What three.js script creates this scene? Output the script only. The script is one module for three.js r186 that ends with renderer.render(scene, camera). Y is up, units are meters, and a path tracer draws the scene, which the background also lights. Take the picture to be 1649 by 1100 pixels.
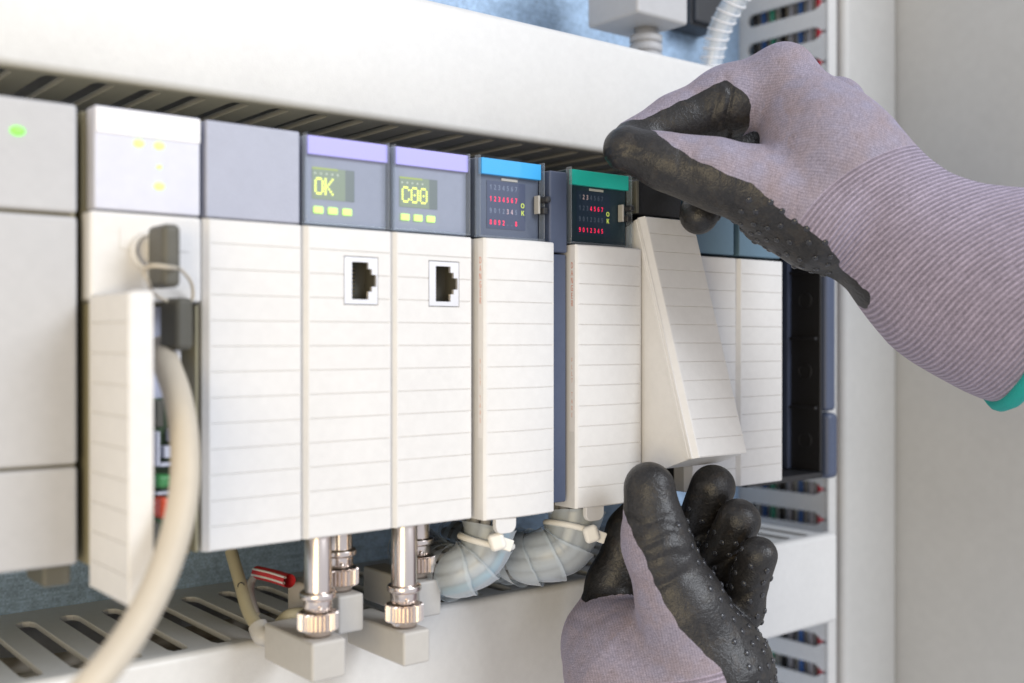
import * as THREE from 'three';
import { mergeGeometries, toCreasedNormals } from 'three/addons/utils/BufferGeometryUtils.js';
import { RoundedBoxGeometry } from 'three/addons/geometries/RoundedBoxGeometry.js';
import { RectAreaLightUniformsLib } from 'three/addons/lights/RectAreaLightUniformsLib.js';

// ---------------------------------------------------------------- camera, light, exposure
// The rack is laid out in millimetres: x along the module row, y up from the rack's mid height, z out of the cabinet; module doors lie at z = 0.
const MM = 0.001, BASE = 1.3;                       // the rack's mid height is 1.3 m above the floor
const FOC = 1770, TH = Math.atan(FOC / 2200), SN = Math.sin(TH), CN = Math.cos(TH), CAMX = -105.9, CAMZ = 329.4;
const scene = new THREE.Scene();
scene.background = new THREE.Color().setRGB(0.62, 0.64, 0.71);   // the plain pale room in front of the cabinet
const camera = new THREE.PerspectiveCamera(34.52, 1024 / 683, 0.02, 20);
camera.position.set(CAMX * MM, BASE, CAMZ * MM);
camera.lookAt(CAMX * MM + SN, BASE - 0.0017, CAMZ * MM - CN);
camera.focus = 0.452; camera.userData.fStop = 6.8;
const renderer = new THREE.WebGLRenderer();
renderer.toneMapping = THREE.LinearToneMapping;
renderer.toneMappingExposure = 1.06;
renderer.shadowMap.enabled = true;
RectAreaLightUniformsLib.init();
function areaLight(name, [x, y, z], [tx, ty, tz], w, h, rgb, intensity) {
  const l = new THREE.RectAreaLight(new THREE.Color().setRGB(...rgb), intensity, w, h);
  l.name = name; l.position.set(x, BASE + y, z); l.lookAt(tx, BASE + ty, tz); scene.add(l);
}
areaLight('room_panel_light', [0.75, 0.85, 1.45], [0.2, 0, 0], 0.85, 0.7, [0.89, 0.935, 1.0], 12.0);
areaLight('added_warm_fill', [-0.42, -0.06, 0.44], [0.03, 0.02, -0.03], 0.36, 0.36, [1.0, 0.80, 0.46], 6.0);  // added unseen fill to brighten the left side, no such lamp stands there

// ---------------------------------------------------------------- helpers
function rng(seed) { let s = seed >>> 0; return () => ((s = (s * 1664525 + 1013904223) >>> 0) / 4294967296); }
const clamp = (x, a = 0, b = 1) => Math.min(b, Math.max(a, x)), lerp = (a, b, t) => a + (b - a) * t;
const smooth = (a, b, x) => { const t = clamp((x - a) / (b - a)); return t * t * (3 - 2 * t); };
function hash(x, y, s) { let h = (x * 374761393 + y * 668265263 + s * 982451653) | 0; h = Math.imul(h ^ (h >>> 13), 1274126177); return ((h ^ (h >>> 16)) >>> 0) / 4294967296; }
function noise2(x, y, p, s) {                       // tileable value noise, period p
  const x0 = Math.floor(x), y0 = Math.floor(y), fx = x - x0, fy = y - y0, w = (i) => ((i % p) + p) % p;
  const u = fx * fx * (3 - 2 * fx), v = fy * fy * (3 - 2 * fy);
  return lerp(lerp(hash(w(x0), w(y0), s), hash(w(x0 + 1), w(y0), s), u), lerp(hash(w(x0), w(y0 + 1), s), hash(w(x0 + 1), w(y0 + 1), s), u), v);
}
function tex(n, fn, color = false) {
  const d = new Uint8Array(n * n * 4);
  for (let j = 0; j < n; j++) for (let i = 0; i < n; i++) {
    const c = fn(i / n, j / n), k = (j * n + i) * 4, a = Array.isArray(c) ? c : [c, c, c];
    for (let q = 0; q < 3; q++) d[k + q] = clamp(a[q]) * 255; d[k + 3] = 255;
  }
  const t = new THREE.DataTexture(d, n, n); t.wrapS = t.wrapT = THREE.RepeatWrapping; t.magFilter = THREE.LinearFilter; t.minFilter = THREE.LinearMipmapLinearFilter;
  t.generateMipmaps = true; if (color) t.colorSpace = THREE.SRGBColorSpace; t.needsUpdate = true; return t;
}
const rep = (t, u, v = u) => { const c = t.clone(); c.repeat.set(u, v); c.needsUpdate = true; return c; };
const fbm = (u, v, f, s) => { let a = 0, w = 0.5; for (let o = 0; o < 4; o++) { a += w * noise2(u * f, v * f, f, s + o); f *= 2; w *= 0.5; } return a / 0.94; };
const grainT = tex(256, (u, v) => 0.5 * noise2(u * 96, v * 96, 96, 1) + 0.5 * noise2(u * 40, v * 40, 40, 2));
const patchT = tex(256, (u, v) => { const f = fbm(u, v, 6, 9), g = fbm(u, v, 48, 4); const k = 0.95 + 0.025 * (f - 0.5) + 0.03 * (g - 0.5); return [k, k, k]; }, true);
const zincT = tex(512, (u, v) => {
  const f = fbm(u, v, 5, 31), g = noise2(u * 150, v * 150, 150, 33), h = noise2(u * 46, v * 46, 46, 35), st = noise2(u * 4, v * 120, 120, 37);
  const k = 0.86 + 0.2 * (f - 0.5) + 0.15 * (g - 0.5) + 0.1 * (h - 0.5) + 0.08 * (st - 0.5); return [k * 0.97, k, k * 1.03];
}, true);
const ribT = tex(256, (u, v) => {                   // one rib across, stitches along
  const r = 0.5 + 0.5 * Math.cos(2 * Math.PI * u * 8), st = 0.5 + 0.5 * Math.cos(2 * Math.PI * (v * 16 + 0.25 * Math.cos(2 * Math.PI * u * 8)));
  return clamp(0.78 * Math.pow(r, 0.8) + 0.16 * st * r + 0.1 * noise2(u * 64, v * 64, 64, 41));
});
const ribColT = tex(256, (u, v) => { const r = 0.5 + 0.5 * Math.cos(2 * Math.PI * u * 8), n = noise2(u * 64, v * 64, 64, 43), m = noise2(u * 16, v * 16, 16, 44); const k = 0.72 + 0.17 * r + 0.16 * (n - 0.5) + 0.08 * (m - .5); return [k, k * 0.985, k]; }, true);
const knitT = tex(512, (u, v) => {
  const W = 32, H = 40, col = u * W, row = v * H, fx = col - Math.floor(col), s = Math.abs(fx - 0.5) * 2;
  const rr = row + 0.55 * s, fy = rr - Math.floor(rr);
  return clamp(0.25 + 0.45 * Math.sin(Math.PI * fy) * (0.55 + 0.45 * Math.sin(Math.PI * s)) + 0.35 * noise2(u * 128, v * 128, 128, 51) + 0.2 * (noise2(u * 30, v * 30, 30, 52) - 0.5));
});
const knitColT = tex(512, (u, v) => {
  const a = noise2(u * 170, v * 170, 170, 61), b = noise2(u * 60, v * 190, 190, 60), f = fbm(u, v, 5, 62), w = noise2(u * 32, v * 160, 160, 63);
  const st = Math.cos(2 * Math.PI * u * 32), k = 0.82 + 0.16 * (a - 0.5) + 0.035 * st + 0.1 * (w - 0.5) + 0.08 * (b - 0.5), t = 0.08 * clamp((f - 0.5) * 2.5, -0.4, 1); return [k * (1 + 0.1 * t), k * (1 - 0.35 * t), k * (1 - 0.9 * t)];
}, true);
const crinkT = tex(512, (u, v) => {
  const f = fbm(u, v, 10, 71), g = fbm(u, v, 34, 73), r = 1 - Math.abs(2 * fbm(u, v, 16, 75) - 1), k = noise2(u * 170, v * 170, 170, 77);
  return clamp(0.25 * f + 0.3 * g + 0.3 * Math.pow(r, 4) + 0.28 * k);
});
const coatColT = tex(512, (u, v) => { const f = fbm(u, v, 7, 81), g = noise2(u * 120, v * 120, 120, 83), d = fbm(u, v, 22, 85); const k = 0.78 + 0.3 * (f - 0.5) + 0.25 * (g - 0.5), b = clamp((d - 0.6) * 3, 0, 0.35); return [k * (1 + b), k * (1 + 0.75 * b), k * (1 + 0.45 * b)]; }, true);

const col = (r, g, b) => new THREE.Color().setRGB(r, g, b);
function mat(rgb, rough = 0.5, o = {}) { return new THREE.MeshPhysicalMaterial({ color: col(...rgb), roughness: rough, ...o }); }
const plasticB = { bumpMap: rep(grainT, 60), bumpScale: 0.00003, map: rep(patchT, 9) };   // uv in metres
const M = {
  door: mat([0.77, 0.755, 0.735], 0.5, plasticB), clip: mat([0.60, 0.55, 0.47], 0.5, plasticB), duct: mat([0.74, 0.735, 0.72], 0.45, plasticB),
  ductCover: mat([0.74, 0.735, 0.72], 0.4, plasticB), psu: mat([0.50, 0.50, 0.51], 0.5, plasticB),
  house: mat([0.035, 0.037, 0.042], 0.5, plasticB), houseHaze: mat([0.3, 0.27, 0.17], 0.55, plasticB), houseMid: mat([0.12, 0.115, 0.09], 0.55, plasticB),  // the lighter module housings have the olive haze of the left put into their colour
  black: mat([0.018, 0.018, 0.02], 0.45, { bumpMap: rep(grainT, 60), bumpScale: 0.00006 }), blue: mat([0.075, 0.095, 0.155], 0.45, plasticB),
  hdrPale: mat([0.66, 0.67, 0.76], 0.5, plasticB), hdrGrey: mat([0.41, 0.43, 0.52], 0.55, { bumpMap: rep(grainT, 45), bumpScale: 0.00008, map: rep(patchT, 7) }),  // hdrGrey is lightened: the haze over the blank header is put into its colour
  hdrSlate: mat([0.33, 0.35, 0.42], 0.5, plasticB), hdrDark: mat([0.12, 0.14, 0.19], 0.4, plasticB), hdrTeal: mat([0.022, 0.045, 0.058], 0.35, plasticB), hdrBlue: mat([0.115, 0.2, 0.27], 0.5, plasticB),  // hdrSlate and hdrDark are lightened: haze and cover reflection put into the colour
  purple: mat([0.47, 0.43, 0.86], 0.5), cyan: mat([0.045, 0.42, 0.80], 0.45), teal: mat([0.02, 0.56, 0.43], 0.45), white: mat([0.84, 0.83, 0.84], 0.45),
  clear: mat([0.95, 0.97, 1.0], 0.04, { transmission: 1, thickness: 0, ior: 1.45 }),
  zinc: new THREE.MeshPhysicalMaterial({ color: col(0.48, 0.62, 0.78), roughness: 0.5, metalness: 0.2, map: rep(zincT, 9), bumpMap: rep(grainT, 30), bumpScale: 0.00005 }),  // the blue is reflected light put into the zinc base colour
  paint: mat([0.66, 0.655, 0.63], 0.45, { bumpMap: rep(grainT, 40), bumpScale: 0.00004, map: rep(patchT, 5) }), paintWall: mat([0.64, 0.635, 0.61], 0.5, { bumpMap: rep(grainT, 40), bumpScale: 0.00004, map: rep(patchT, 5) }),
  nickel: new THREE.MeshPhysicalMaterial({ color: col(0.78, 0.69, 0.63), roughness: 0.24, metalness: 1, bumpMap: rep(grainT, 2), bumpScale: 0.00001 }),
  steel: new THREE.MeshPhysicalMaterial({ color: col(0.80, 0.79, 0.80), roughness: 0.35, metalness: 0.6 }), gold: new THREE.MeshPhysicalMaterial({ color: col(0.8, 0.55, 0.2), roughness: 0.3, metalness: 1 }),
  plug: mat([0.53, 0.51, 0.475], 0.5, plasticB), beigeCable: mat([0.60, 0.53, 0.42], 0.5, plasticB), flatCable: mat([0.43, 0.385, 0.26], 0.55, plasticB), red: mat([0.62, 0.04, 0.05], 0.4),
  keyDark: mat([0.10, 0.095, 0.075], 0.5, plasticB), green: mat([0.06, 0.26, 0.08], 0.45), orange: mat([0.75, 0.1, 0.04], 0.4), pcb: mat([0.05, 0.09, 0.04], 0.5),
  sleeve: mat([0.84, 0.90, 0.94], 0.34, { transmission: 0.66, thickness: 0, side: THREE.DoubleSide }), tie: mat([0.80, 0.77, 0.70], 0.45), tealWire: mat([0.03, 0.22, 0.3], 0.45), wireGrey: mat([0.30, 0.29, 0.28], 0.5),
  spiral: mat([0.9, 0.94, 0.97], 0.15, { transmission: 0.7, thickness: 0, side: THREE.DoubleSide }),
};
const glow = (r, g, b, k = 1) => new THREE.MeshPhysicalMaterial({ color: col(0.2, 0.25, 0.1), emissive: col(r, g, b), emissiveIntensity: k, roughness: 0.4 });
M.ledGreen = glow(0.62, 1.0, 0.2, 1.25); M.ledPsu = glow(0.12, 0.95, 0.04, 1.3);

const used = new Map(), baseOf = new WeakMap();
function numbered(n) { const k = used.get(n) ?? 0; used.set(n, k + 1); return k ? `${n}_${String(k).padStart(3, '0')}` : n; }
function tag(o, label, category, group, kind) { if (label) o.userData.label = label; if (category) o.userData.category = category; if (group) o.userData.group = group; if (kind) o.userData.kind = kind; return o; }
function thing(name, label, category, base, group) {
  const o = new THREE.Group(); o.name = numbered(name); o.position.set(base[0] * MM, BASE + base[1] * MM, base[2] * MM); baseOf.set(o, base); scene.add(o); return tag(o, label, category, group);
}
function mesh(name, geo, m, parent, keepUV) {       // geo in rack millimetres
  const b = baseOf.get(parent);
  if (!keepUV && !geo.userData.uvDone) boxUV(geo);
  const g = geo; g.translate(-b[0], -b[1], -b[2]); g.scale(MM, MM, MM);
  const o = new THREE.Mesh(g, m); o.name = name; o.castShadow = o.receiveShadow = true; baseOf.set(o, b); parent.add(o); return o;
}
function structure(name, geo, m, base) {
  boxUV(geo); geo.translate(-base[0], -base[1], -base[2]); geo.scale(MM, MM, MM);
  const o = new THREE.Mesh(geo, m); o.name = numbered(name); o.position.set(base[0] * MM, BASE + base[1] * MM, base[2] * MM); o.castShadow = o.receiveShadow = true; o.userData.kind = 'structure'; baseOf.set(o, base); scene.add(o); return o;
}
function boxUV(g) {                                  // uv in metres from position and face direction
  if (g.index) { const n = g.toNonIndexed(); g.index = null; for (const k of Object.keys(n.attributes)) g.setAttribute(k, n.attributes[k]); }
  const p = g.attributes.position, nrm = g.attributes.normal, uv = new Float32Array(p.count * 2), a = new THREE.Vector3();
  for (let i = 0; i < p.count; i += 3) {
    a.set(0, 0, 0); for (let k = 0; k < 3; k++) a.add(new THREE.Vector3().fromBufferAttribute(nrm, i + k));
    const ax = Math.abs(a.x), ay = Math.abs(a.y), az = Math.abs(a.z);
    for (let k = 0; k < 3; k++) {
      const x = p.getX(i + k), y = p.getY(i + k), z = p.getZ(i + k);
      const [u, v] = az >= ax && az >= ay ? [x, y] : ax >= ay ? [z, y] : [x, z];
      uv[(i + k) * 2] = u * MM; uv[(i + k) * 2 + 1] = v * MM;
    }
  }
  g.setAttribute('uv', new THREE.BufferAttribute(uv, 2)); g.userData.uvDone = true; return g;
}
function box(x0, x1, y0, y1, z0, z1, r = 0.4, seg = 2) {
  const g = r > 0 ? new RoundedBoxGeometry(x1 - x0, y1 - y0, z1 - z0, seg, Math.min(r, (x1 - x0) / 2.01, (y1 - y0) / 2.01, (z1 - z0) / 2.01)) : new THREE.BoxGeometry(x1 - x0, y1 - y0, z1 - z0);
  return g.translate((x0 + x1) / 2, (y0 + y1) / 2, (z0 + z1) / 2);
}
const V = (x, y, z) => new THREE.Vector3(x, y, z);
function at(px, py, d) { const l = (px - 824.5) / FOC * d; return V(CAMX + d * SN + l * CN, (547 - py) / FOC * d, CAMZ - d * CN + l * SN); }   // a measured direction and its real distance give a point of the rack
function onZ(px, py, Z) { const a = (px - 824.5) / FOC, dz = Z - CAMZ, dx = (-dz * SN - a * dz * CN) / (CN - a * SN), d = dx * SN - dz * CN; return V(CAMX + dx, (547 - py) / FOC * d, Z); }
function tube(points, r, seg = 60, rad = 12, closed = false) { return new THREE.TubeGeometry(new THREE.CatmullRomCurve3(points, closed, 'centripetal'), seg, r, rad, closed); }
function lathe(profile, seg = 40) { return new THREE.LatheGeometry(profile.map(([r, y]) => new THREE.Vector2(r, y)), seg); }
function extrude(pts, depth, bevel = 0) { const s = new THREE.Shape(pts.map(([x, y]) => new THREE.Vector2(x, y))); return new THREE.ExtrudeGeometry(s, { depth, bevelEnabled: bevel > 0, bevelThickness: bevel, bevelSize: bevel, bevelOffset: -bevel, bevelSegments: 1, steps: 1 }); }
function textTexture(w, h, draw) {
  const c = document.createElement('canvas'); c.width = w; c.height = h; draw(c.getContext('2d'), w, h);
  const t = new THREE.CanvasTexture(c); t.colorSpace = THREE.SRGBColorSpace; return t;
}
function plate(x0, x1, y0, y1, z) { const g = new THREE.PlaneGeometry(x1 - x0, y1 - y0).translate((x0 + x1) / 2, (y0 + y1) / 2, z); g.userData.uvDone = true; return g; }

// a moulded module door: front with real grooves, chamfered left edge, optional convex front and one rectangular opening
function doorGeometry({ x0, x1, y0, y1, zf, zb, ch = 1.8, grooves = [], bulge = 0, hole, curve = 0, gin = 0.4 }) {
  const cols = [{ x: x0, z: zb, s: 1 }, { x: x0, z: zf - ch, s: 1 }, { x: x0 + ch * 0.85, z: zf - 0.12, s: 1 }, { x: x0 + ch + 0.15, z: zf }];
  let xs = [x0 + ch + gin, x0 + ch + gin + 0.15];
  const n = bulge ? 14 : 2; for (let i = 1; i < n; i++) xs.push(lerp(x0 + ch + gin, x1 - 0.9, i / n)); xs.push(x1 - 0.9);
  if (hole) xs.push(hole[0], hole[1]);
  xs = [...new Set(xs)].sort((a, b) => a - b);
  for (const x of xs) cols.push({ x, z: zf, g: 1 });
  cols.push({ x: x1 - 0.35, z: zf - 0.05 }, { x: x1, z: zf - 0.45 }, { x: x1, z: zb, s: 1 });
  for (const c of cols) if (bulge && !c.s) { const t = (c.x - x0 - ch) / (x1 - x0 - ch); c.z += bulge * 4 * t * (1 - t) * (t < 0.5 ? 1 : 1); }
  const rows = [[y1, 0, 0.5], [y1 - 0.5, 0, 0]];
  for (const gy of grooves) rows.push([gy + 0.24, 0, 0], [gy + 0.1, 1, 0], [gy - 0.1, 1, 0], [gy - 0.24, 0, 0]);
  rows.push([y0 + 0.5, 0, 0], [y0, 0, 0.5]);
  if (hole) rows.push([hole[2], 0, 0], [hole[3], 0, 0]);
  rows.sort((a, b) => b[0] - a[0]);
  const P = (r, c) => { const yy = r[0] - (curve && !c.s ? 0 : 0); return [c.x, yy, c.z - (c.g ? r[1] * 0.4 : 0) - (c.s ? 0 : r[2])]; };
  const pos = [], quad = (a, b, c, d) => pos.push(...a, ...b, ...c, ...a, ...c, ...d);
  for (let i = 0; i + 1 < rows.length; i++) for (let j = 0; j + 1 < cols.length; j++) {
    const r = rows[i], q = rows[i + 1], a = cols[j], b = cols[j + 1];
    if (r[0] - q[0] < 1e-6) continue;
    if (hole && a.x >= hole[0] - 1e-6 && b.x <= hole[1] + 1e-6 && q[0] >= hole[2] - 1e-6 && r[0] <= hole[3] + 1e-6 && !a.s && !b.s) continue;
    quad(P(q, a), P(q, b), P(r, b), P(r, a));
  }
  for (const [r, up] of [[rows[0], 1], [rows[rows.length - 1], 0]]) for (let j = 0; j + 1 < cols.length; j++) {
    const A = P(r, cols[j]), B = P(r, cols[j + 1]), A2 = [A[0], A[1], zb], B2 = [B[0], B[1], zb];
    if (up) quad(A, B, B2, A2); else quad(A2, B2, B, A);
  }
  if (hole) { const [a, b, c, d] = hole, z1 = zf, z2 = zf - 3; quad([a, c, z2], [a, c, z1], [a, d, z1], [a, d, z2]); quad([b, c, z1], [b, c, z2], [b, d, z2], [b, d, z1]); quad([a, d, z1], [b, d, z1], [b, d, z2], [a, d, z2]); quad([a, c, z2], [b, c, z2], [b, c, z1], [a, c, z1]); }
  const g = new THREE.BufferGeometry(); g.setAttribute('position', new THREE.Float32BufferAttribute(pos, 3)); g.computeVertexNormals();
  return bulge ? toCreasedNormals(g, 0.35) : g;
}

// ---------------------------------------------------------------- cabinet
const ZB = -147;
structure('back_plate', box(-330, 486, -330, 330, ZB - 3, ZB, 0), M.zinc, [80, -330, ZB - 1.5]);
const postL = onZ(1361, 0, -75).x, postR = onZ(1446, 0, -75).x;
structure('cabinet_frame_post', box(postL, postR, -330, 330, ZB + 0.5, -75, 5, 5), M.paint, [postL, -330, -110]);
structure('cabinet_side', box(postR + 0.5, postR + 4, -330, 330, ZB, 150, 0.5), M.paintWall, [postR + 2, -330, 0]);

// slotted wiring ducts: each finger of the slotted wall is a part
const PITCH = 16.7;
function fingerShape(len, w, pitch) {                // in (along, depth): joined at 0, free head at len
  const h = pitch / 2 - 0.9; return [[-pitch / 2 + 0.01, 0], [pitch / 2 - 0.01, 0], [pitch / 2 - 0.01, 4], [w / 2 + 1.2, 5], [w / 2, 8], [w / 2, len - 8], [h - 1.4, len - 4.5], [h, len - 3.4], [h, len], [-h, len], [-h, len - 3.4], [-h + 1.4, len - 4.5], [-w / 2, len - 8], [-w / 2, 8], [-w / 2 - 1.2, 5], [-pitch / 2 + 0.01, 4]];
}
function duct(name, label, yWall, yFar, x0, x1, zf, firstX) {
  const d = thing(name, label, 'wiring duct', [x0, Math.min(yWall, yFar), ZB]);
  const up = yFar > yWall, lo = Math.min(yWall, yFar), hi = Math.max(yWall, yFar), L = zf - 2.5 - (ZB + 14);
  mesh('cover', (() => {                             // shallow U-shaped snap-on cover with rounded edges
    const r = 3, pts = [];
    for (const [cy, cz, a0] of [[hi - r, zf - r, 90], [lo + r, zf - r, 0]]) for (let k = 0; k <= 6; k++) { const a = (a0 - 90 * k / 6) * Math.PI / 180; pts.push([cz + r * Math.cos(a), cy + r * Math.sin(a)]); }
    pts.unshift([zf - 6, hi]); pts.push([zf - 6, lo]); const inn = 1.6; pts.push([zf - 6, lo + inn], [zf - inn, lo + inn], [zf - inn, hi - inn], [zf - 6, hi - inn]);
    return toCreasedNormals(extrude(pts, x1 - x0).rotateY(-Math.PI / 2).translate(x1, 0, 0), 0.5);
  })(), M.ductCover, d);
  const base = baseOf.get(d), t = 1.8, yT = up ? yWall + 0.6 : yWall - 0.6 - t;
  mesh('base_strip', box(x0, x1, yT, yT + t, ZB + 0.2, ZB + 14, 0), M.duct, d);
  mesh('back_wall', box(x0, x1, lo + 3, hi - 3, ZB + 0.2, ZB + 2, 0), M.duct, d);
  mesh('far_wall', box(x0, x1, up ? hi - 2.6 : lo + 0.8, up ? hi - 0.8 : lo + 2.6, ZB + 0.2, zf - 6.5, 0), M.duct, d);
  const fg = boxUV(extrude(fingerShape(L, 9.6, PITCH), t, 0.25).rotateX(Math.PI / 2).translate(0, t, 0)); fg.scale(MM, MM, MM);
  let k = 0;
  for (let x = firstX; x < x1 - PITCH / 2; x += PITCH) { const m = new THREE.Mesh(fg, M.duct); m.name = 'finger'; m.castShadow = m.receiveShadow = true; m.position.set((x - base[0]) * MM, (yT - base[1]) * MM, (ZB + 14 - base[2]) * MM); d.add(m); k++; }
  return d;
}
duct('wiring_duct', 'pale plastic wiring duct with smooth cover above the module headers', 87.6, 140.6, -150, 436, -45, 72.3 - PITCH / 2 - 11 * PITCH);
duct('wiring_duct', 'pale plastic wiring duct with open slots below the modules', -111, -162, -150, 434, -45, 57 - 10 * PITCH);
{ // the upright duct by the cabinet post
  const xw = 471.7, zf = -79, p = 18.93, d = thing('wiring_duct', 'upright slotted wiring duct full of coloured wires beside the cabinet post', 'wiring duct', [xw, -320, ZB]), base = baseOf.get(d);
  mesh('base_strip', box(xw, xw + 1.8, -320, 320, ZB + 0.2, ZB + 3, 0), M.duct, d);
  const fg = boxUV(extrude(fingerShape(zf - ZB - 3, 10.6, p), 1.8, 0.25)); fg.rotateY(0); fg.applyMatrix4(new THREE.Matrix4().set(0, 0, 1, 0, 1, 0, 0, 0, 0, 1, 0, 0, 0, 0, 0, 1)); fg.scale(MM, MM, MM);
  for (let y = 191 + p / 2 - 27 * p; y < 305; y += p) { const m = new THREE.Mesh(fg, M.duct); m.name = 'finger'; m.castShadow = m.receiveShadow = true; m.position.set((xw - base[0]) * MM, (y - base[1]) * MM, (ZB + 3 - base[2]) * MM); d.add(m); }
  mesh('front_lip', box(xw - 0.4, xw + 8, -320, 320, zf + 0.4, zf + 2.6, 0.6), M.ductCover, d);
  const rnd = rng(5), cs = [['blue', [0.05, 0.14, 0.42]], ['red', [0.5, 0.02, 0.04]], ['green', [0.03, 0.25, 0.16]], ['white', [0.6, 0.6, 0.6]], ['black', [0.012, 0.012, 0.014]], ['grey', [0.25, 0.25, 0.28]], ['yellow', [0.5, 0.38, 0.08]]];
  [4, 0, 3, 2, 4, 4, 5, 0, 4, 5, 1, 4].forEach((c, i) => {
    const z = ZB + 8 + i * 4.9, x = xw + 6.5 + (i % 3) * 4.2, pts = []; for (let k = 0; k <= 8; k++) pts.push(V(x + (rnd() - 0.5) * 2.4, -315 + k * 78, z + (rnd() - 0.5) * 3));
    const w = thing('insulated_wire', `${cs[c][0]} insulated wire running up inside the upright slotted duct`, 'wire', [x, -315, z], 'wires in the upright duct'); mesh('insulation', tube(pts, 1.9, 40, 8), mat(cs[c][1], 0.4), w);
  });
}
// cables lying in the lower duct, seen through its slots
for (const [i, [y, z, r]] of [[-124, -70, 5], [-127, -88, 6], [-122, -105, 4.5], [-130, -56, 4.5]].entries()) {
  const rnd = rng(90 + i), pts = []; for (let k = 0; k <= 9; k++) pts.push(V(-145 + k * 42, y + (rnd() - 0.5) * 5, z + (rnd() - 0.5) * 9));
  const w = thing('data_cable', 'pale round cable lying inside the lower slotted duct', 'cable', [-145, y, z], 'cables in the lower duct'); mesh('jacket', tube(pts, r, 70, 12), M.beigeCable, w);
}

// ---------------------------------------------------------------- rack chassis with its empty bay
{
  const c = thing('rack_chassis', 'black plastic rack chassis with an empty bay at its open end', 'rack', [150, -73, ZB + 60]);
  const xi = onZ(1331, 0, -20).x, xo = onZ(1347, 0, -20).x;
  mesh('rear_wall', box(-2, xo - 1, -70, 70, ZB + 1, ZB + 6, 0.5), M.black, c);
  mesh('floor', box(326.3, xi - 0.3, -73.5, -70.4, ZB + 6.5, -22, 0.6), M.black, c);
  mesh('ceiling', box(326.3, xi - 0.3, 70.4, 73.5, ZB + 6.5, -22, 0.6), M.black, c);
  const end = mesh('end_wall', box(xi, xo, -38, 75, ZB + 6.5, -20, 2.2, 4), M.blue, c);
  mesh('end_foot', box(xi + 0.4, xo + 0.9, -74, -39, ZB + 6.5, -19, 3, 4), M.blue, c);
  mesh('lining', box(xi - 2, xi - 0.1, -70, 70, ZB + 7, -22.5, 0.3), M.black, c);
  for (const y of [-36.5, 0.5, 36]) mesh('rib', box(xi - 4.5, xi - 2.1, y - 0.8, y + 0.8, ZB + 7, -24, 0.4), M.black, c);
  for (const z of [-43, -66, -95]) mesh('rib', box(xi - 5.2, xi - 2.1, -70, 70, z - 2, z + 2, 0.4), M.blue, c);
  for (const y of [-54, -17, 21]) mesh('moulding_mark', new THREE.TorusGeometry(4, 0.35, 8, 28).rotateY(Math.PI / 2).translate(xi - 2.3, y, -32), M.black, c);
}

// ---------------------------------------------------------------- modules
const HT = 69.4, DT = 38.2, DB = -66.9;              // header top, door top, door bottom
const grooveList = (top, bottom, n, skip = 0) => Array.from({ length: n }, (_, i) => top - (top - bottom) * (i + 0.95) / (n + 0.9)).slice(skip);
const GR = grooveList(DT, DB, 12);
function moduleBody(t, x0, x1, m, zf = -9) { mesh('housing', box(x0 + 0.5, x1 - 0.3, DB + 1.2, HT - 0.6, ZB + 8, zf, 0.8), m, t); }
function glowPlate(name, x0, x1, y0, y1, z, draw, parent, strength = 1.6, w = 256, h = 160) {
  const t = textTexture(w, h, (c) => draw(c, w, h, false)), te = textTexture(w, h, (c) => draw(c, w, h, true));
  const m = new THREE.MeshPhysicalMaterial({ color: col(1, 1, 1), map: t, emissive: col(1, 1, 1), emissiveMap: te, emissiveIntensity: strength, roughness: 0.35 });
  return mesh(name, plate(x0, x1, y0, y1, z), m, parent, true);
}
function clearCover(t, x0, x1, y0, y1, zb, zf) {     // a thin clear box over a header: front sheet and rim
  const c = mesh('clear_cover', plate(x0, x1, y0, y1, zf), M.clear, t);
  mesh('rim', mergeGeometries([box(x0 - 0.6, x0 - 0.1, y0, y1, zb, zf + 0.1, 0.2, 1), box(x1 + 0.1, x1 + 0.6, y0, y1, zb, zf + 0.1, 0.25, 1), box(x0 - 0.9, x1 + 0.7, y0 - 0.9, y0 - 0.1, zb, zf + 0.1, 0.25, 1)].map((g) => (g.index ? g.toNonIndexed() : g))), M.rim, c);
}
M.rim = mat([0.82, 0.86, 0.9], 0.06, { transmission: 0.88, thickness: 0, ior: 1.45 });
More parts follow.
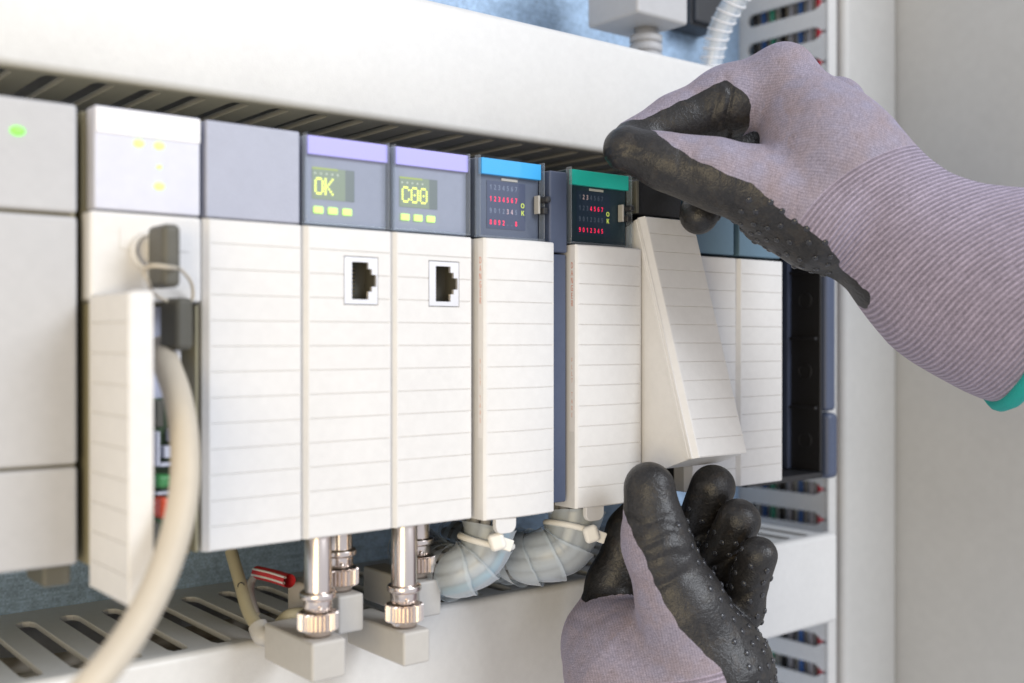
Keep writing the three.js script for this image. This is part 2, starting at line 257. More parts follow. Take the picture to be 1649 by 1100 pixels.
function ethernetPort(t, x0, x1, y0, y1, zf) {
  const w = x1 - x0, h = y1 - y0, s = new THREE.Shape([[x0, y0], [x1, y0], [x1, y1], [x0, y1]].map(([x, y]) => new THREE.Vector2(x, y)));
  const P = (u, v) => new THREE.Vector2(x0 + w * u, y0 + h * v);
  s.holes.push(new THREE.Path([P(0.22, 0.1), P(0.72, 0.1), P(0.72, 0.27), P(0.83, 0.27), P(0.83, 0.38), P(0.96, 0.38), P(0.96, 0.64), P(0.83, 0.64), P(0.83, 0.76), P(0.72, 0.76), P(0.72, 0.9), P(0.22, 0.9)]));
  const p = mesh('ethernet_port', new THREE.ExtrudeGeometry(s, { depth: 1.2, bevelEnabled: false }).translate(0, 0, zf - 1.6), M.steel, t);
  mesh('socket', mergeGeometries([box(x0 + w * 0.12, x0 + w * 0.985, y0 + h * 0.04, y0 + h * 0.96, zf - 8.5, zf - 8.2, 0), box(x0 + w * 0.12, x0 + w * 0.985, y0 + h * 0.04, y0 + h * 0.07, zf - 8.2, zf - 1.7, 0), box(x0 + w * 0.12, x0 + w * 0.985, y0 + h * 0.93, y0 + h * 0.96, zf - 8.2, zf - 1.7, 0), box(x0 + w * 0.12, x0 + w * 0.15, y0 + h * 0.07, y0 + h * 0.93, zf - 8.2, zf - 1.7, 0), box(x0 + w * 0.96, x0 + w * 0.985, y0 + h * 0.07, y0 + h * 0.93, zf - 8.2, zf - 1.7, 0)].map((g) => (g.index ? g.toNonIndexed() : g))), M.keyDark, p);
  for (let k = 0; k < 8; k++) { const y = y0 + h * (0.2 + k * 0.082); mesh('contact', new THREE.CylinderGeometry(0.22, 0.22, 6, 6).rotateZ(Math.PI / 2).rotateY(0.5).translate(x0 + w * 0.36, y, zf - 5), M.gold, p); }
}

{ // power supply: broad grey unit at the rack's end
  const t = thing('power_supply', 'broad grey power supply unit with one green lamp', 'power supply', [-80, -66, -75]);
  mesh('housing', box(-150, -2.2, -66, 69, ZB + 8, -6, 1), M.houseHaze, t);
  mesh('panel', box(-150, -2.6, 37.2, 69.2, -5.8, -3, 1.2, 3), M.psu, t); mesh('panel', box(-150, -2.6, -36.6, 36.2, -5.8, -3, 1.2, 3), M.psu, t); mesh('panel', box(-150, -2.6, -66.2, -37.4, -5.8, -3, 1.2, 3), M.psu, t);
  const p = onZ(30, 210, -2); mesh('status_lamp', new THREE.SphereGeometry(1, 20, 14).scale(2.1, 1.4, 1.0).translate(p.x, p.y, -3), M.ledPsu, t);
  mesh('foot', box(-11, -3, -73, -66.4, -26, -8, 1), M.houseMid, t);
}
{ // processor module with its door swung open
  const t = thing('processor_module', 'processor module with key switch and its ribbed lower door swung open', 'module', [17, DB, -70]);
  mesh('housing', mergeGeometries([box(0.3, 34, 11, HT - 0.6, ZB + 8, -9, 0.6), box(0.3, 1.8, DB, 10.8, ZB + 8, -2, 0.3), box(33, 34, DB, 10.8, ZB + 8, -2, 0.3), box(1.9, 32.9, DB - 1, DB + 0.8, ZB + 8, -6, 0.3)].map((g) => (g.index ? g.toNonIndexed() : g))), M.houseHaze, t);
  const h = mesh('header', box(1.6, 34.1, DT + 0.6, HT, -8.6, -0.8, 0.5), M.hdrPale, t);
  mesh('title_strip', box(2, 34, 61.5, 68.9, -0.7, -0.3, 0.15), M.white, h);
  for (const [px, py, s] of [[224, 231, 1], [257, 235, 1], [257, 269, 0.5], [257, 300, 1]]) { const p = onZ(px, py, -0.6); mesh('status_lamp', new THREE.SphereGeometry(1.6, 14, 10).scale(s * 1.05, s * 0.75, 0.5).translate(p.x, p.y, -0.7), M.ledGreen, t); }
  mesh('upper_front', box(0, 34.3, 11.6, DT, -8.8, 0, 1.2, 3), M.door, t);
  mesh('legend_plate', box(8.6, 30.5, 27.2, 33.6, 0.05, 0.3, 0.1), M.door, t);
  const k = onZ(240, 405, 0); mesh('key_switch', lathe([[0, -0.5], [5.6, -0.5], [6.2, 0], [6.2, 1.6], [5.4, 2.2], [4.6, 2.2], [4.6, 0.8], [0, 0.8]], 36).rotateX(Math.PI / 2).translate(k.x, k.y, 0.6), M.door, t);
  // compartment behind the open door
  mesh('compartment_back', box(1.9, 32.9, DB + 1, 10.6, -17, -15, 0.3), mat([0.62, 0.65, 0.82], 0.5), t);  // pale lavender light inside the recess is put into this panel colour
  const pb = (name, x0, x1, y0, y1, z0, z1, m, r = 0.4) => { const a = onZ(x0, y1, z1), b = onZ(x1, y0, z1); return mesh(name, box(a.x, b.x, a.y, b.y, z0, z1, r, 3), m, t); };
  pb('circuit_board', 240, 300, 640, 900, -14.9, -13.6, M.pcb);
  const bracket = pb('serial_port', 253, 258, 695, 752, -13.5, -9, M.hdrPale);
  for (const [a, b, c, d] of [[259, 290, 744, 752], [265, 280, 718, 738], [275, 292, 690, 712]]) { const p = onZ(a, d, -9), q = onZ(b, c, -9); mesh('shell', box(p.x, q.x, p.y, q.y, -13.5, -9, 0.3), M.hdrPale, bracket); }
  pb('chip', 252, 264, 645, 688, -13.5, -11, M.keyDark); pb('battery_holder', 254, 278, 764, 788, -13.5, -8, M.green, 1.4);
  pb('terminal_clip', 253, 280, 791, 798, -13.5, -9, M.hdrPale); pb('battery_connector', 259, 275, 801, 838, -13.5, -6, M.orange, 1.6); pb('wire_stub', 250, 257, 842, 890, -13.5, -9, M.keyDark);
  // the open door: a shallow tray hinged at the left edge, outer face turned to the left
  const y1 = 13, y0 = -72.4, L = 33, TW = 6.2;
  const door = thing('x', '', '', [0, 0, 0]); scene.remove(door); used.delete('x');
  const gd = doorGeometry({ x0: 0, x1: L, y0, y1, zf: 0, zb: -1.8, ch: 0.6, grooves: grooveList(y1, y0, 9) });
  gd.rotateY(-Math.PI / 2);                           // local x -> z, front -> -x
  const op = mesh('open_door', gd.translate(-0.6, 0, 0.5), M.door, t);
  const wall = new THREE.ExtrudeGeometry(new THREE.Shape([[1.4, y1], [TW, y1], [TW, y0 + 8.5], [1.4, y0 + 0.6]].map(([x, y]) => new THREE.Vector2(x, y))), { depth: 1.6, bevelEnabled: true, bevelSize: 0.3, bevelThickness: 0.3, bevelSegments: 2 });
  mesh('door_edge', wall.translate(-0.2, 0, L - 1.4), M.door, op);
  mesh('door_end', box(1.5, TW, y1 - 1.6, y1, 2, L - 1.8, 0.4), M.door, op);
}
{ // key left in the switch and the one dangling under it
  const mk = (label, c, sz, rot) => { const t = thing('key', label, 'key', [c.x, c.y, c.z], 'keys on a wire ring'); mesh('grip', new RoundedBoxGeometry(sz[0], sz[1], sz[2], 4, 1.8).rotateY(rot).translate(c.x, c.y, c.z), M.keyDark, t); return t; };
  const k = onZ(240, 405, 0), a = V(k.x, k.y - 2.3, 12); const t1 = mk('dark plastic headed key turned upright in the key switch', a, [5.5, 18.5, 13], 0);
  mesh('shaft', box(k.x - 0.9, k.x + 0.9, k.y - 3, k.y + 3, 1.6, 5.6, 0.3), M.steel, t1);
  const b = at(284, 522, 338), t2 = mk('dark plastic headed key dangling below the key switch', b, [6, 16, 10], 0.25);
  mesh('shaft', box(b.x - 1.1, b.x + 1.1, b.y - 17, b.y - 7.6, b.z - 1, b.z + 1, 0.4), M.steel, t2);
  const r = thing('key_ring', 'thin wire ring joining the two dark keys', 'key ring', [k.x, b.y, 9]), pts = [];
  for (const [px, py, d] of [[238, 452, 318], [232, 437, 316], [245, 428, 312], [270, 430, 314], [295, 438, 330], [310, 462, 338], [308, 485, 340], [290, 490, 340], [262, 482, 334], [246, 470, 326]]) pts.push(at(px, py, d));
  mesh('wire', tube(pts, 0.55, 90, 8, true), M.beigeCable, r);
}
{ const t = thing('processor_cable', 'thick beige round cable looping out of the open processor door', 'cable', [10, -60, 0]);
  mesh('jacket', tube([[262, 560, 350], [268, 585, 335], [286, 640, 322], [297, 710, 312], [296, 790, 304], [280, 870, 295], [250, 950, 284], [205, 1030, 272], [145, 1105, 260], [60, 1190, 250]].map((a) => at(...a)), 4.1, 120, 20), M.beigeCable, t); }

{ const t = thing('blank_module', 'blank filler module with plain header and ribbed cream door', 'module', [52, DB, -70]);
  moduleBody(t, 35.2, 69.2, M.houseHaze); mesh('header', box(36.2, 69, DT + 0.5, HT, -8.8, -1, 0.6), M.hdrGrey, t); mesh('door', doorGeometry({ x0: 35.2, x1: 69.1, y0: DB, y1: DT, zf: 0, zb: -8.8, grooves: GR, ch: 1.9 }), M.door, t); }

function networkModule(x0, x1, word, label, body) {
  const t = thing('network_module', label, 'module', [(x0 + x1) / 2, DB, -70]);
  moduleBody(t, x0, x1, body); const h = mesh('header', box(x0 + 1.8, x1 - 0.3, DT + 0.6, HT - 0.3, -8.8, -3.2, 0.5), M.hdrSlate, t);
  mesh('purple_strip', box(x0 + 2.2, x1 - 0.5, 62.6, HT - 0.5, -3.1, -1.6, 0.2), M.purple, h);
  const dx = x0 + 4.6;
  glowPlate('display', dx, dx + 16.5, 47.8, 58.6, -3.05, (c, w, hh, lit) => {
    c.fillStyle = lit ? '#1d2a0c' : '#87917f'; c.fillRect(0, 0, w, hh); c.fillStyle = lit ? '#000' : '#737b78'; c.fillRect(w * 0.78, 0, w, hh); c.fillStyle = lit ? '#4c5a12' : '#9aa75a'; c.fillRect(0, 0, w * 0.6, 9);
    c.fillStyle = lit ? '#444' : '#cfd6c0'; for (let k = 0; k < 5; k++) c.fillRect(14 + k * 34, 26, 8, 8);
    c.fillStyle = '#f4ff6a'; [...word].forEach((ch, q) => (ch === 'O' ? ['01110', '10001', '10001', '10001', '10001', '10001', '01110'] : ch === 'K' ? ['10001', '10010', '10100', '11000', '10100', '10010', '10001'] : ch === 'C' ? ['01110', '10001', '10000', '10000', '10000', '10001', '01110'] : ['01110', '10001', '10001', '10101', '10001', '10001', '01110']).forEach((line, j) => [...line].forEach((v, i) => { if (v === '1') { c.beginPath(); c.arc(20 + q * 60 + i * 10.5, 56 + j * 12.5, 5.6, 0, 6.2832); c.fill(); } })));
  }, t, 0.8);
  for (let k = 0; k < 3; k++) mesh('status_lamp', box(dx + 0.4 + k * 5.6, dx + 4.1 + k * 5.6, 42.9, 45.3, -3.1, -2.4, 0.5, 3), M.ledGreen, t);
  clearCover(t, x0 + 1.4, x1 - 1, DT + 1.6, HT, -3, -0.4);
  const px0 = x0 + 15.4, px1 = x0 + 28.6;
  mesh('door', doorGeometry({ x0, x1, y0: DB, y1: DT, zf: 0, zb: -8.8, grooves: GR, ch: 1.9, hole: [px0 - 0.3, px1 + 0.3, 12.0, 28.8] }), M.door, t);
  ethernetPort(t, px0, px1, 12.3, 28.5, 0.4);
}
networkModule(70.1, 104.4, 'OK', 'network module with green display reading OK', M.houseHaze);
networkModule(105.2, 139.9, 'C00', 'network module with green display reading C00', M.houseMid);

function ioModule(x0, x1, strip, hdr, label, lit, cloudy) {
  const t = thing('signal_module', label, 'module', [(x0 + x1) / 2, DB, -70]);
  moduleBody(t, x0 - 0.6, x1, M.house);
  const h = mesh('header', box(x0 + 1.6, x1 - 1.8, DT + 0.8, HT - 0.3, -8.8, -3.2, 0.5), hdr, t);
  mesh('colour_strip', box(x0 + 2.6, x1 - 2.4, 62.8, HT - 0.5, -3.1, -0.9, 0.2), strip, h);
  const sx0 = x0 + 6.6, sx1 = x0 + 25.6;
  glowPlate('lamp_panel', sx0, sx1, 42.6, 60.8, -3.0, (c, w, hh, on) => {
    c.fillStyle = on ? '#000' : cloudy ? '#4b5268' : '#263544'; c.fillRect(0, 0, w, hh); c.font = 'bold 38px sans-serif'; c.textAlign = 'center'; c.textBaseline = 'middle';
    lit.forEach((row, j) => [...row[0]].forEach((ch, i) => { c.fillStyle = row[1][i] === '#' ? '#ff2350' : row[1][i] === 'w' ? (on ? '#553' : '#c9a7b0') : on ? '#000' : cloudy ? '#7b8494' : '#5f6875'; c.save(); c.translate(26 + i * 28, 34 + j * 63); c.scale(0.72, 1); c.fillText(ch, 0, 0); c.restore(); }));
    c.fillStyle = '#a8b54a'; c.font = 'bold 38px sans-serif'; c.fillText('O', 238, 120); c.fillText('K', 238, 160);
  }, t, 0.9, 256, 256);
  mesh('panel_label', box(sx0 + 7, sx0 + 15, 61.2, 62.2, -3.1, -2.8, 0.1), M.clip, t);
  clearCover(t, x0 + 1.4, x1 - 2, DT + 1.4, HT + 0.2, -3, 0.2);
  const lx = x0 + 29.8; const la = mesh('cover_latch', box(lx, lx + 1.1, 49.4, 56.6, -2.8, 0, 0.3), M.clip, t);
  mesh('latch_knob', mergeGeometries([box(lx + 1.4, lx + 4, 53.6, 56.2, -1, 3.4, 0.9, 3), box(lx + 1.4, lx + 3.8, 49.2, 52, -1, 1.6, 0.6)].map((g) => (g.index ? g.toNonIndexed() : g))), M.black, la);
  const d = mesh('door', doorGeometry({ x0, x1, y0: DB - 0.6, y1: DT - 0.2, zf: 4.2, zb: -8.8, grooves: grooveList(DT, DB, 12), ch: 0.9, bulge: 1.5, gin: 1.2 }), M.door, t);
  { const s = new THREE.Shape(); s.moveTo(-4.6, 0); s.lineTo(-4.6, -2.2); s.quadraticCurveTo(-4.4, -5, -1.8, -5.2); s.lineTo(1.8, -5.2); s.quadraticCurveTo(4.4, -5, 4.6, -2.2); s.lineTo(4.6, 0); mesh('tab', new THREE.ExtrudeGeometry(s, { depth: 1.6, bevelEnabled: true, bevelSize: 0.3, bevelThickness: 0.3, bevelSegments: 2 }).translate(x0 + 10.3, DB - 0.9, 2.4), M.door, t); }
  const tt = textTexture(64, 1024, (c, w, hh) => { c.fillStyle = '#e2dfdd'; c.fillRect(0, 0, w, hh); c.fillStyle = '#c9653f'; c.font = '46px sans-serif'; c.textAlign = 'center'; 'ADANGER'.split('').forEach((ch, i) => c.fillText(i ? ch : '\u26a0', 32, 60 + i * 42 + (i ? 18 : 0))); c.fillStyle = '#d08f74'; c.font = '32px sans-serif'; 'FLLT TARE'.split('').forEach((ch, i) => c.fillText(ch, 32, 640 + i * 38)); });
  const g = new THREE.PlaneGeometry(3.0, 74).rotateY(-Math.PI / 2).translate(x0 - 0.06, 0.2, 1.7); g.userData.uvDone = true;
  mesh('warning_print', g, new THREE.MeshPhysicalMaterial({ map: tt, roughness: 0.5 }), d, true);
}
ioModule(142.6, 177.0, M.cyan, M.hdrDark, 'input module with bright blue header strip and red lit numbers', [['1234567', '.......'], ['1234567', '#######'], ['9012345', '....ww.'], ['8092..8', '####..#']], true);
{ const t = thing('spacer_bar', 'narrow dark blue spacer bar between the blue and the green striped modules', 'spacer', [183, DB, -60]); mesh('bar', box(177.6, 186.9, DB + 2, 34, ZB + 8, 0, 0.6), M.blue, t); mesh('cap', box(177.6, 186.9, 34.6, HT - 2.5, ZB + 8, 0.8, 0.8), M.blue, t); }
ioModule(188.6, 225.4, M.teal, M.hdrTeal, 'output module with green header strip and red lit numbers', [['1234567', '.ww....'], ['1234567', '...####'], ['9012345', '.......'], ['9012345', '#######']], false);
{ // the module whose front block is being taken off
  const t = thing('stripped_module', 'black bodied module with its terminal block tilted away', 'module', [242, DB, -70]);
  mesh('housing', box(226.6, 258.4, DB + 1, HT - 0.4, ZB + 8, -19, 0.6), M.black, t); mesh('header', box(228.5, 258, 53.5, HT - 1, -18.8, -3, 0.8), M.black, t);
  mesh('guide_rail', box(226.7, 228.3, 53.6, HT - 2, -18.6, 0, 0.3), M.houseMid, t);
  const b = thing('terminal_block', 'cream ribbed terminal block tilted out and held between two gloved hands', 'terminal block', [242, -50, 10]);
  const a = -16.8 * Math.PI / 180, pr = [[1.2, 51.4], [31.4, -47.6], [17.3, -53], [-15, -51], [-15, 46], [-4, 48.8]];
  mesh('body', new THREE.ExtrudeGeometry(new THREE.Shape(pr.map(([z, y]) => new THREE.Vector2(z, y))), { depth: 31.6, bevelEnabled: true, bevelSize: 0.4, bevelThickness: 0.4, bevelOffset: -0.4, bevelSegments: 2 }).rotateY(-Math.PI / 2).translate(258.4, 0, 0), M.door, b);
  const g = doorGeometry({ x0: 226.5, x1: 258.7, y0: -103.9, y1: 0, zf: 0.6, zb: -1.4, ch: 2.6, grooves: grooveList(0, -103.9, 12), gin: 0.6 });
  mesh('ribbed_front', g.rotateX(a).translate(0, 52, 2.7), M.door, b);
  mesh('edge_bead', box(226.1, 227.2, -103.6, -0.4, -4.6, -2.6, 0.4).rotateX(a).translate(0, 52, 2.7), M.door, b);
}
for (const [x0, x1, label] of [[259.4, 291.4, 'cream ribbed module half hidden behind the tilted terminal block'], [292.3, 325.6, 'cream ribbed end module next to the empty bay']]) {
  const t = thing('output_module', label, 'module', [(x0 + x1) / 2, DB, -70]); moduleBody(t, x0, x1, M.black);
  mesh('header', box(x0 + 2.6, x1 - 0.2, DT + 0.6, HT, -8.8, -1, 0.6), M.hdrBlue, t); mesh('door', doorGeometry({ x0, x1, y0: DB - 0.8, y1: DT - 0.8, zf: 0, zb: -8.8, ch: 3, grooves: grooveList(DT, DB, 12) }), M.door, t);
}

// ---------------------------------------------------------------- coax plugs below the network modules
function coax(label, bx, bz, yTop, b, cableEnd) {       // b: plug box x0,x1,y0,y1,z0,z1
  const t = thing('coax_plug', label, 'connector', [bx, b[2], bz], 'coax plugs below the network modules'), yb = b[3];
  const L = (p) => lathe(p).translate(bx, yb, bz);
  mesh('barrel', L([[0, 13.5], [4.6, 13.5], [4.75, 14], [4.75, yTop - yb], [0, yTop - yb]]), M.nickel, t);
  mesh('bayonet_collar', L([[3.4, 9], [5.0, 9], [5.0, 12.4], [5.2, 13], [6.1, 13.2], [6.3, 13.8], [6.3, 15], [5.9, 15.5], [4.8, 15.6]]), M.nickel, t);
  mesh('bayonet_pin', new THREE.SphereGeometry(0.95, 14, 10).translate(bx - 1.6, yb + 10.3, bz + 4.75), M.nickel, t);
  const s = new THREE.Shape(), n = 28; for (let k = 0; k < n * 2; k++) { const a = k / (n * 2) * Math.PI * 2, r = k % 2 ? 6.1 : 7.1; s[k ? 'lineTo' : 'moveTo'](r * Math.cos(a), r * Math.sin(a)); }
  mesh('knurled_ring', new THREE.ExtrudeGeometry(s, { depth: 5.2, bevelEnabled: true, bevelSize: 0.45, bevelThickness: 0.5, bevelOffset: -0.45, bevelSegments: 2 }).rotateX(-Math.PI / 2).translate(bx, yb + 2.8, bz), M.nickel, t);
  mesh('neck', L([[0, 0.1], [4.6, 0.1], [4.6, 1], [5.6, 2.2], [5.6, 3]]), M.nickel, t);
  mesh('plug_box', box(b[0], b[1], b[2], b[3], b[4], b[5], 1.1, 4), M.plug, t);
  return t;
}
const t1 = coax('front coax plug below the OK display module on a square cream box', 79.6, -8, DB - 0.2, [73, 86.2, -115.6, -102.2, -36, 0]);
coax('front coax plug below the C00 display module on a square cream box', 115, -8, DB - 0.2, [109.6, 121.2, -117, -104.8, -40, 0]);
coax('rear coax plug below the OK display module on a cream box', 97.8, -25, DB + 3, [92.6, 103.2, -106, -92.2, -56, -16.5]);
coax('rear coax plug below the C00 display module on a cream box', 133, -26, DB + 3, [127.6, 138.4, -106, -92.2, -58, -17.5]);
{ const b = at(431, 1035, 394);
  const f = thing('flat_cable', 'flat olive beige cable running up from the front coax plug box', 'cable', [72, -108, -36]);
  const pts = [[372, 888, 425], [384, 930, 418], [400, 985, 408], [416, 1012, 402], [424, 1026, 399]].map((a) => at(...a));
  mesh('jacket', tube(pts, 2.4, 40, 12), M.flatCable, f);
  { const q = pts[1].clone().lerp(pts[2], 0.25), n = V(CAMX - q.x, -q.y, CAMZ - q.z).normalize(), o = q.addScaledVector(n, 2.35); const ring = new THREE.TorusGeometry(1.15, 0.2, 6, 20, Math.PI * 1.35); mesh('printed_mark', mergeGeometries([ring.toNonIndexed(), box(-1.5, 1.5, -0.18, 0.18, -0.1, 0.1, 0).translate(0, -0.9, 0).toNonIndexed()]).applyQuaternion(new THREE.Quaternion().setFromUnitVectors(V(0, 0, 1), n)).translate(o.x, o.y, o.z), M.black, f); }
  mesh('strain_relief', tube([at(415, 1008, 402), at(424, 1026, 399), V(77, -108.2, -38.5), V(79.5, -108.6, -33)], 3.6, 12, 14), M.plug, f);
  const w = thing('striped_wire', 'short red wire with white stripes entering the rear coax plug box', 'wire', [88, -97, -58]);
  const c = [at(414, 922, 432), at(440, 928, 424), at(466, 936, 414)]; mesh('insulation', tube(c, 2.6, 16, 12), M.red, w);
  for (const a of [0.75, -0.15]) mesh('stripe', tube(c.map((p) => { const ta = c[2].clone().sub(c[0]).normalize(), n = V(CAMX - p.x, 0, CAMZ - p.z); n.addScaledVector(ta, -n.dot(ta)).normalize(); return p.clone().addScaledVector(n, 2.45 * Math.cos(a)).add(V(0, 2.45 * Math.sin(a), 0)); }), 0.5, 16, 6), M.white, w);
  mesh('lead', tube([at(414, 922, 432), at(404, 940, 430), at(405, 965, 424), at(412, 990, 420)], 1.6, 20, 8), M.plug, w);
  const y = thing('short_jumper', 'short yellowish cable looping behind the front coax plug', 'cable', [80, -100, -30]); mesh('jacket', tube([at(452, 1004, 408), at(466, 992, 406), at(490, 990, 408), at(520, 996, 412)], 2.6, 20, 10), M.flatCable, y);
}

// ---------------------------------------------------------------- sleeved cable bundles below the signal modules
function bundle(label, path, r, tieAt, headDir, seed) {
  const t = thing('sleeved_cable_bundle', label, 'cable bundle', [path[path.length - 1].x, path[path.length - 1].y, path[path.length - 1].z]);
  const curve = new THREE.CatmullRomCurve3(path, false, 'centripetal'), N = 160, fr = curve.computeFrenetFrames(N, false), L = curve.getLength();
  const P = (s, a, rr) => { const i = Math.round(s * N), p = curve.getPointAt(clamp(s)); return p.addScaledVector(fr.normals[clamp(i, 0, N)], rr * Math.cos(a)).addScaledVector(fr.binormals[clamp(i, 0, N)], rr * Math.sin(a)); };
  const s0 = 0.09, bands = 12;                           // overlapping turns of spiral wrap, the first one starting below the tie
  for (let b = 0; b < bands; b++) {
    const a = s0 + (1 - s0) * b / bands, e = s0 + (1 - s0) * (b + 1.12) / bands, pos = [], idx = [], U = 36, Wn = 10;
    for (let j = 0; j <= Wn; j++) for (let i = 0; i <= U; i++) { const f = j / Wn, s = Math.min(1, a + (e - a) * f + 0.02 * Math.cos(i / U * 6.283 + seed)); const q = P(s, i / U * 6.2832, r * (1.1 - 0.17 * f) + (f < 0.06 ? 0.35 : 0)); pos.push(q.x, q.y, q.z); }
    for (let j = 0; j < Wn; j++) for (let i = 0; i < U; i++) { const k = j * (U + 1) + i; idx.push(k, k + U + 1, k + 1, k + 1, k + U + 1, k + U + 2); }
    const g = new THREE.BufferGeometry(); g.setAttribute('position', new THREE.Float32BufferAttribute(pos, 3)); g.setIndex(idx); g.computeVertexNormals(); mesh('sleeve_turn', g, M.sleeve, t);
  }
  for (let k = 0; k < 9; k++) { const a = k / 9 * 6.2832 + seed, pts = []; for (let j = 0; j <= 12; j++) pts.push(P(j / 12 * 0.97, a + j * 0.05, r * 0.72)); mesh('wire', tube(pts, r * 0.21, 40, 8), k === 3 && seed > 1 ? M.tealWire : M.wireGrey, t); }
  const ring = []; for (let k = 0; k < 28; k++) ring.push(P(tieAt + 0.012 * Math.cos(k / 28 * 6.2832 + 0.6), k / 28 * 6.2832, r * 1.06));
  const tie = mesh('cable_tie', tube(ring, 1.3, 70, 8, true), M.tie, t), hp = headDir;
  mesh('tie_head', box(-3.1, 3.1, -3.4, 3.4, -2.2, 2.2, 1.7, 4).rotateZ(0.3).rotateY(-0.6).translate(hp.x, hp.y, hp.z), M.tie, tie);
  mesh('tie_tail', box(-2.2, 3, -2.3, 2.3, -0.7, 0.7, 0.6, 3).rotateZ(-0.35).rotateY(-0.5).translate(hp.x + 3.3, hp.y - 1.2, hp.z + 0.9), M.tie, tie);
}
bundle('milky sleeved cable bundle bending away below the blue striped module', [at(787, 812, 433), at(786, 856, 431), at(771, 900, 429), at(735, 922, 428), at(700, 912, 440), at(678, 893, 456), at(660, 880, 475)], 9.8, 0.17, at(800, 872, 417), 2);
bundle('milky sleeved cable bundle bending away below the green striped module', [at(932, 794, 460), at(924, 846, 457), at(906, 884, 455), at(862, 898, 455), at(812, 893, 466), at(770, 882, 480), at(730, 872, 498)], 10.8, 0.16, at(952, 860, 443), 0.4);

// ---------------------------------------------------------------- above the upper duct
{ const p = onZ(1035, 20, -88), d = thing('cable_plug', 'grey plug with ringed strain relief hanging above the upper duct', 'plug', [p.x, p.y, p.z]);
  const a = onZ(1003, 20, -70).x, b = onZ(1053, 20, -70).x, y0 = onZ(1053, 32, -70).y;
  mesh('body', box(b - 16, b + 22, y0, y0 + 50, -104, -66, 2, 3), M.psu, d);
  const c = onZ(1040, 60, -85), rr = [[0, 0], [6.2, 0], [6.2, -4]]; for (let k = 0; k < 4; k++) { const y = -4 - k * 5; rr.push([8.8, y], [8.8, y - 3.2], [7, y - 3.2], [7, y - 5]); } rr.push([5, -24], [5, -40], [0, -40]);
  mesh('strain_relief', lathe(rr, 36).translate(c.x, y0, -85), M.psu, d);
  const e = onZ(1112, 0, -130), k = thing('dark_component', 'small dark device fixed to the back plate behind the plug', 'device', [e.x, e.y, -135]); mesh('case', box(e.x - 2, e.x + 26, e.y - 16, e.y + 40, ZB + 0.5, -128, 1.5), M.house, k); mesh('lid', box(e.x - 0.5, e.x + 24.5, e.y - 14, e.y + 38, -127.8, -125, 1), M.house, k);
  const s = thing('spiral_tube', 'clear spiral wrapped tube rising behind the upper duct', 'cable', [c.x + 60, c.y, -95]);
  const path = [[1140, 140, 615], [1147, 90, 612], [1160, 45, 606], [1185, 0, 598], [1225, -50, 590]].map((q) => at(...q)), cu = new THREE.CatmullRomCurve3(path), fr = cu.computeFrenetFrames(200, false), hel = [];
  mesh('tube', tube(path, 6.2, 50, 20), M.spiral, s); mesh('core', tube(path, 3.2, 50, 12), M.white, s);
  for (let k = 0; k <= 200; k++) { const q = cu.getPointAt(k / 200), w = k * 0.42; hel.push(q.addScaledVector(fr.normals[k], 6.4 * Math.cos(w)).addScaledVector(fr.binormals[k], 6.4 * Math.sin(w))); }
  mesh('spiral_edge', tube(hel, 0.45, 500, 6), M.white, s);
}

